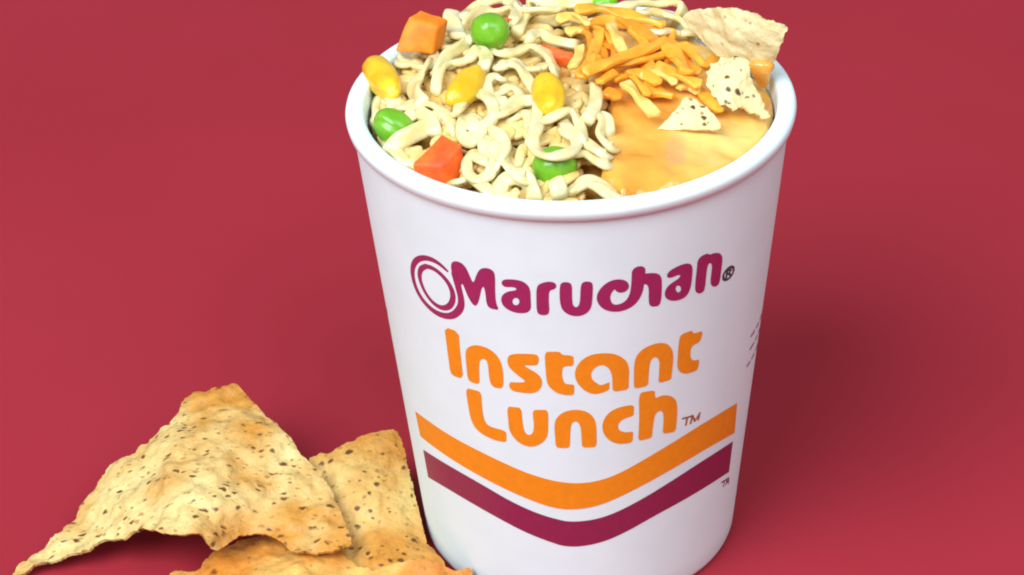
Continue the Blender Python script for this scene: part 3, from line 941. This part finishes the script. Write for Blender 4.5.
oq = [(710, 62), (715, 63), (721, 57), (728, 58.5), (735, 55.5), (742, 58), (748, 59), (750, 68), (749, 76), (753, 84), (757, 90), (760, 97), (764, 103), (765, 110), (770, 117), (764, 120), (758, 113), (752, 113), (747, 108), (741, 107), (733, 111), (726, 105), (720, 104), (716, 98), (711, 95), (710, 89), (706, 84), (708, 77), (706, 72), (710, 68)]
zq = tps([(712, 62, H + 8), (735, 56, H + 9), (749, 62, H + 8.5), (752, 84, H + 5), (768, 118, H - .6), (735, 110, H + 2.0), (708, 88, H + 5), (730, 82, H + 6.6)])
o = sheet('tortilla_chip', oq, place_z(zq), 1.0, M['chip_seed'], step=1.0, seed=21, bumps=(.6, .2, .3, .6), rough_edge=1.0, smooth=0)
tag(o, 'cream chip piece with many dark specks leaning below the large chip in the cup', 'tortilla chip', 'tortilla chip pieces in the cup')
ot = N9((522, 545), (600, 472), (690, 380), (740, 292), (800, 288), (850, 328), (920, 368), (980, 430), (1020, 500), (1032, 545), (930, 553), (800, 548), (640, 545))
zt_ = tps([(656, 129, H + 1.4), (690, 97, H + 5.0), (721, 129, H + 1.0), (690, 129, H + 1.5), (690, 115, H + 3.4)])
o = sheet('tortilla_chip', ot, place_z(zt_), 1.1, M['chip_seed'], step=1.0, seed=33, bumps=(.5, .25, .25, .6), rough_edge=.8, smooth=0)
tag(o, 'small triangular chip fragment lying on the cheese sauce', 'tortilla chip', 'tortilla chip pieces in the cup')

# ------------------------------------------------------------------ shredded cheese
P3 = crop(560, 0, 7.877)
SH = [  # path px, height, width, thickness, material, label
    ([(583, 73), (605, 64), (640, 51), (669, 41)], 5.4, 2.3, 1.8, 'cheddar', 'longest orange cheese shred, lying diagonally across the pile'),
    ([(574, 10), (600, 9), (630, 16), (666, 25)], 5.0, 2.4, 1.8, 'cheddar', 'long orange cheese shred along the back of the pile'),
    ([(610, 24), (616, 37), (623, 52)], 5.8, 2.0, 1.6, 'cheddar_pale', 'short yellow cheese shred standing upright left of the long diagonal shred'),
    ([(572, 13), (580, 18), (589, 25)], 6.0, 1.3, 1.2, 'cheddar_pale', 'thin pale cheese shred at the back left corner of the pile'),
    ([(618, 18), (635, 27), (656, 41)], 4.2, 2.2, 1.8, 'cheddar_deep', 'deep orange cheese shred sloping right under the back shred'),
    ([(664, 43), (676, 57), (688, 74)], 5.2, 3.0, 1.8, 'cheddar', 'broad orange cheese shred pointing down right from the diagonal shred tip'),
    ([(679, 44), (692, 53), (706, 67)], 4.6, 2.4, 1.8, 'cheddar', 'orange cheese shred just below the left corner of the big chip'),
    ([(654, 66), (676, 74), (701, 86)], 4.2, 2.5, 1.7, 'cheddar', 'orange cheese shred reaching right to the speckled chip piece'),
    ([(624, 82), (639, 98), (656, 116)], 3.4, 2.5, 1.8, 'cheddar_pale', 'thick pale yellow cheese shred lying on the sauce left of the triangular chip'),
    ([(588, 34), (596, 48), (602, 66)], 3.6, 3.4, 2.0, 'cheddar_deep', 'wide deep orange cheese shred at the left of the pile'),
    ([(694, 84), (706, 97), (721, 112)], 1.8, 2.2, 1.6, 'cheddar', 'orange cheese shred between the triangular chip and the speckled chip piece'),
    ([(625, 72), (644, 75), (660, 84)], 3.8, 2.2, 1.7, 'cheddar', 'orange cheese shred just under the long diagonal shred'),
    ([(580, 78), (592, 58), (600, 30)], 4.2, 2.4, 1.8, 'cheddar', 'orange cheese shred rising along the left side of the pile'),
    ([(603, 92), (612, 94), (620, 99)], 2.6, 2.2, 1.7, 'cheddar_deep', 'short brownish orange shred beside the upright noodle'),
    ([(556, 20), (570, 17), (586, 21)], 4.6, 2.2, 1.7, 'cheddar_pale', 'yellow cheese shred lying on noodles at the far left of the pile'),
    ([(566, 33), (576, 30), (586, 31)], 4.2, 2.0, 1.5, 'cheddar_pale', 'pale cheese crumb right of the reddish carrot strip'),
    ([(598, 83), (606, 78), (617, 72)], 3.8, 2.0, 1.6, 'cheddar', 'small orange shred under the lower end of the diagonal shred'),
    ([(572, 68), (578, 58), (580, 46)], 3.6, 1.9, 1.6, 'cheddar_pale', 'yellow cheese shred touching the right corn kernel from above'),
    ([(636, 54), (644, 60), (652, 70)], 3.0, 2.6, 2.0, 'cheddar_deep', 'deep orange shred in the hollow right of the upright yellow shred'),
    ([(600, 40), (614, 50), (618, 62)], 3.2, 3.0, 2.0, 'cheddar_deep', 'deep orange shred behind the upright yellow shred'),
    ([(640, 88), (658, 92), (676, 97)], 1.8, 2.8, 2.0, 'cheddar', 'orange shred half sunk in sauce above the triangular chip'),
    ([(650, 40), (662, 52), (672, 62)], 3.2, 2.4, 1.8, 'cheddar_deep', 'deep orange shred under the tip of the diagonal shred'),
    ([(582, 30), (600, 22), (620, 22), (636, 30)], 3.6, 2.4, 1.8, 'cheddar', 'orange cheese shred bowed beneath the back shred, touching the upright yellow one'),
    ([(640, 34), (656, 32), (676, 36)], 3.2, 2.4, 1.8, 'cheddar', 'orange cheese shred at the right rear, just in front of the pale noodle'),
    ([(606, 66), (626, 62), (650, 58), (668, 54)], 4.2, 1.7, 1.5, 'cheddar', 'thin orange shred tucked along the underside of the longest diagonal shred'),
    ([(668, 40), (684, 54), (690, 66), (700, 74)], 3.4, 1.8, 1.5, 'cheddar_deep', 'deep orange curved shred between the two shreds left of the big chip'),
    ([(640, 78), (650, 74), (664, 75), (676, 84)], 3.6, 1.6, 1.4, 'cheddar_pale', 'thin pale arched shred in the middle of the lower pile'),
    ([(612, 80), (628, 76), (640, 84), (648, 96)], 3.0, 1.7, 1.5, 'cheddar', 'thin orange shred bent over behind the thick pale yellow one'),
    ([(592, 26), (606, 32), (614, 44)], 4.4, 1.6, 1.4, 'cheddar', 'thin orange shred crossing behind the upright yellow shred'),
    ([(630, 30), (642, 40), (648, 52), (660, 60)], 3.6, 1.8, 1.5, 'cheddar', 'orange shred curving from the back shred down under the diagonal shred'),
    ([(676, 88), (688, 86), (700, 92)], 2.4, 1.7, 1.4, 'cheddar_pale', 'small pale shred just behind the tip of the triangular chip'),
    ([(706, 66), (722, 50), (700, 34)], 1.6, 2.2, 1.8, 'cheddar', 'bent orange shred tucked behind the speckled chip piece'),
]
for i, (pth, d, w_, h_, mk, lab) in enumerate(SH):
    p = np.asarray(pth, float)
    q = on_heap(p[:, 0], p[:, 1], d)
    q = inside_cup(q, 1.0)
    v, f = ribbon(q, w_ * 1.14, h_ * .72, random.uniform(-.3, .5), step=.5, square=1.15, wob=.11, seed=i + 60, taper=True, twist=.5)
    o = mesh_obj('cheese_shred', v, f, M[mk], sharp=45)
    tag(o, lab, 'shredded cheese', 'cheese shreds piled on the cup')
# melted dollop under the big chip
o = sheet('cheese_dollop', [(744, 63), (756, 60), (770, 60), (777, 66), (772, 78), (768, 90), (760, 92), (752, 82)], place_z(tps([(744, 63, H + 4.6), (770, 60, H + 5.8), (768, 90, H - 1.4), (752, 84, H - .4), (760, 74, H + 3.4)])), 3.0, M['sauce'], step=1.2,
          seed=41, bumps=(.5, .2, .2, .4), rough_edge=.5, dome=1.2)
tag(o, 'melted orange cheese dollop clinging under the large chip piece at the rim', 'cheese')


# ------------------------------------------------------------------ peas, corn, carrots
def ball(name, c, axes, mat, warp=.06, seed=0, shape=None, n=40):
    """ellipsoid with axes = three 3-D vectors (mm)"""
    V = []; Fc = []; m_ = n // 2
    for i in range(m_ + 1):
        ph = math.pi * i / m_
        for k in range(n):
            a = 2 * math.pi * k / n
            u = np.array([math.cos(ph), math.sin(ph) * math.cos(a), math.sin(ph) * math.sin(a)])
            s = 1 + warp * noise.noise(Vector((u * 1.7 + seed * 3.1).tolist())) + warp * .35 * noise.noise(Vector((u * 4.5 + seed).tolist()))
            w_ = shape(u) if shape else u
            V.append(c + s * (w_[0] * axes[0] + w_[1] * axes[1] + w_[2] * axes[2]))
    for i in range(m_):
        for k in range(n):
            k2 = (k + 1) % n
            Fc.append((i * n + k, i * n + k2, (i + 1) * n + k2, (i + 1) * n + k))
    return mesh_obj(name, V, Fc, mat)


def kernel_at(pa, pb, half_w, z_off, depth):
    """long axis between two picture points, lying on the heap"""
    a = on_heap(np.array(pa[0]), np.array(pa[1]), z_off); b = on_heap(np.array(pb[0]), np.array(pb[1]), z_off)
    c = .5 * (a + b); L = .5 * (b - a)
    side = np.cross(L, -CAM_W); side /= np.linalg.norm(side)
    up = np.cross(side, L); up /= np.linalg.norm(up)
    return c, (L, side * half_w, up * depth)


def corn_shape(u):
    t = u[0]
    rad_ = math.sqrt(max(1 - t * t, 1e-6)); k = (1 - .07 * t) * rad_ ** -.2
    d = .10 * math.exp(-((t - .3) ** 2) / .1)
    return np.array([t, u[1] * k, u[2] * (k - d * (u[2] > 0))])


G3 = 'corn kernels among the noodles'
for i, (a, b, hw, z, lab) in enumerate([((371, 62), (394, 95), 3.5, 2.2, 'corn kernel lying over the left rim of the cup'),
                                        ((452, 104), (481, 69), 3.1, 3.0, 'long corn kernel lying diagonally in the middle of the noodles'),
                                        ((546, 79), (551, 113), 3.5, 3.0, 'plump corn kernel beside the shredded cheese')]):
    c, ax = kernel_at(a, b, hw, z, hw * .9)
    o = ball('corn_kernel', c, ax, M['corn'], .10, i + 1, corn_shape)
    tag(o, lab, 'corn kernel', G3)


def pea_shape(wr):
    def f(u):
        return u * (1 - wr * math.exp(-((u[1] - .25 * u[0] + .05) ** 2) / .02) * (u[2] > -.2))
    return f


GP = 'green peas among the noodles'
for i, (px, py, rx, ry, z, ang, wr, lab) in enumerate([(490, 31.5, 4.35, 4.1, 3.4, 0, .02, 'round bright green pea at the back, beside the noodle arch'),
                                                       (389, 129, 5.0, 3.7, 1.2, -38, .10, 'wrinkled green pea against the left wall of the cup'),
                                                       (555, 167, 4.6, 4.2, -.3, 8, .03, 'green pea near the front rim, half covered by a noodle loop'),
                                                       (604, 6, 3.3, 2.8, 2.2, 10, .03, 'green pea barely showing behind the shredded cheese at the back')]):
    c = on_heap(np.array(px), np.array(py), z)
    t = math.radians(ang)
    e1 = CAM_R * math.cos(t) - CAM_U * math.sin(t) * -1
    e2 = np.cross(-CAM_W, e1)
    rr0 = math.hypot(c[0], c[1])
    if rr0 > 38.2 and c[2] < H + 4:
        c = c * np.array([38.2 / rr0, 38.2 / rr0, 1])
    o = ball('green_pea', c, (e1 * rx, e2 * ry, -CAM_W * ry), M['pea'], .05, i + 11, pea_shape(wr))
    tag(o, lab, 'pea', GP)


def block(name, face, zs, depth_vec, mat, bev=.7, seed=0):
    """rough cube: a four-cornered face placed in space and pulled back along depth_vec"""
    p = np.array([at(np.array(x), np.array(y), np.array(z)) for (x, y), z in zip(face, zs)])
    q = p + np.array(depth_vec, float)
    bm = bmesh.new()
    vs = [bm.verts.new(v) for v in np.concatenate([p, q])]
    n = len(p)
    bm.faces.new(vs[:n]); bm.faces.new(vs[n:][::-1])
    for k in range(n):
        k2 = (k + 1) % n
        bm.faces.new((vs[k2], vs[k], vs[n + k], vs[n + k2]))
    bmesh.ops.recalc_face_normals(bm, faces=bm.faces)
    bmesh.ops.bevel(bm, geom=list(bm.edges), offset=bev, segments=3, affect='EDGES', profile=.5)
    bmesh.ops.triangulate(bm, faces=[f for f in bm.faces if len(f.verts) > 4])
    bmesh.ops.subdivide_edges(bm, edges=[e for e in bm.edges if e.calc_length() > 1.2], cuts=3, use_grid_fill=True)
    for v in bm.verts:
        v.co += Vector((.25 * noise.noise(v.co * .5 + Vector((seed, 0, 0))), .25 * noise.noise(v.co * .5 + Vector((0, seed, 9))), .25 * noise.noise(v.co * .6 + Vector((3, 0, seed)))))
    vv_ = [tuple(v.co) for v in bm.verts]
    bm.verts.index_update()
    ff_ = [[v.index for v in f.verts] for f in bm.faces]
    bm.free()
    return mesh_obj(name, vv_, ff_, mat, sharp=40)


GC = 'carrot pieces among the noodles'
o = block('carrot_cube', [(408, 17), (438, 27), (433, 55), (394, 52)], [H + 9.5, H + 8.6, H + 2.6, H + 3.6], (2.2, 5.0, -.6), M['carrot'], seed=1)
tag(o, 'orange carrot cube perched on the back left rim of the cup', 'carrot', GC)
o = block('carrot_cube', [(442, 133), (462, 145), (442, 167), (412, 164)], [H + 3.6, H + 3.0, H + .6, H + 1.0], (.8, -.9, -5.0), M['carrot_red'], bev=.5, seed=4)
tag(o, 'reddish orange carrot cube near the left front rim', 'carrot', GC)
o = block('carrot_strip', [(540, 43), (556, 47), (575, 53), (572, 59), (553, 56)], [H + 6.5, H + 6.3, H + 5.8, H + 5.0, H + 5.2], (0, .6, -2.6), M['carrot_red'], bev=.4, seed=6)
tag(o, 'thin reddish carrot strip between the round pea and the shredded cheese', 'carrot', GC)
o = block('carrot_cube', [(504, 17), (513, 20), (512, 28), (503, 27)], [H + 6, H + 6, H + 4, H + 4], (1, 3, -2), M['carrot_red'], bev=.5, seed=8)
tag(o, 'small carrot bit peeking out right behind the round pea', 'carrot', GC)


# ------------------------------------------------------------------ light
def area(name, az_vec, elev, dist, size, power, col):
    d = bpy.data.lights.new(name, 'AREA')
    d.shape = 'DISK'; d.size = size; d.energy = power; d.color = col
    o = bpy.data.objects.new(name, d)
    COL.objects.link(o)
    v = Vector((az_vec[0], az_vec[1], 0)).normalized() * math.cos(elev) + Vector((0, 0, math.sin(elev)))
    o.location = Vector((0, 0, .05)) + v * dist
    o.rotation_euler = (-v).to_track_quat('-Z', 'Y').to_euler()
    return o


area('key_lamp', (-.64, -.77), math.radians(48), 2.6, 1.9, 90.0, (.91, 1.0, 1.04))
area('fill_lamp', (.40, -.55), math.radians(52), 2.4, 1.8, 33.0, (.89, .99, 1.06))

wd = bpy.data.worlds.new('World')
SC.world = wd
wd.use_nodes = True
bg = wd.node_tree.nodes['Background']
bg.inputs['Color'].default_value = (.90, .97, 1.03, 1)
bg.inputs['Strength'].default_value = .26

SC.view_settings.view_transform = 'Standard'
SC.view_settings.look = 'None'
SC.view_settings.exposure = 0.0
SC.view_settings.gamma = 1.0
SC.render.engine = 'CYCLES'
SC.cycles.max_bounces = 8
SC.cycles.pixel_filter_type = 'BLACKMAN_HARRIS'
SC.cycles.filter_width = 2.0
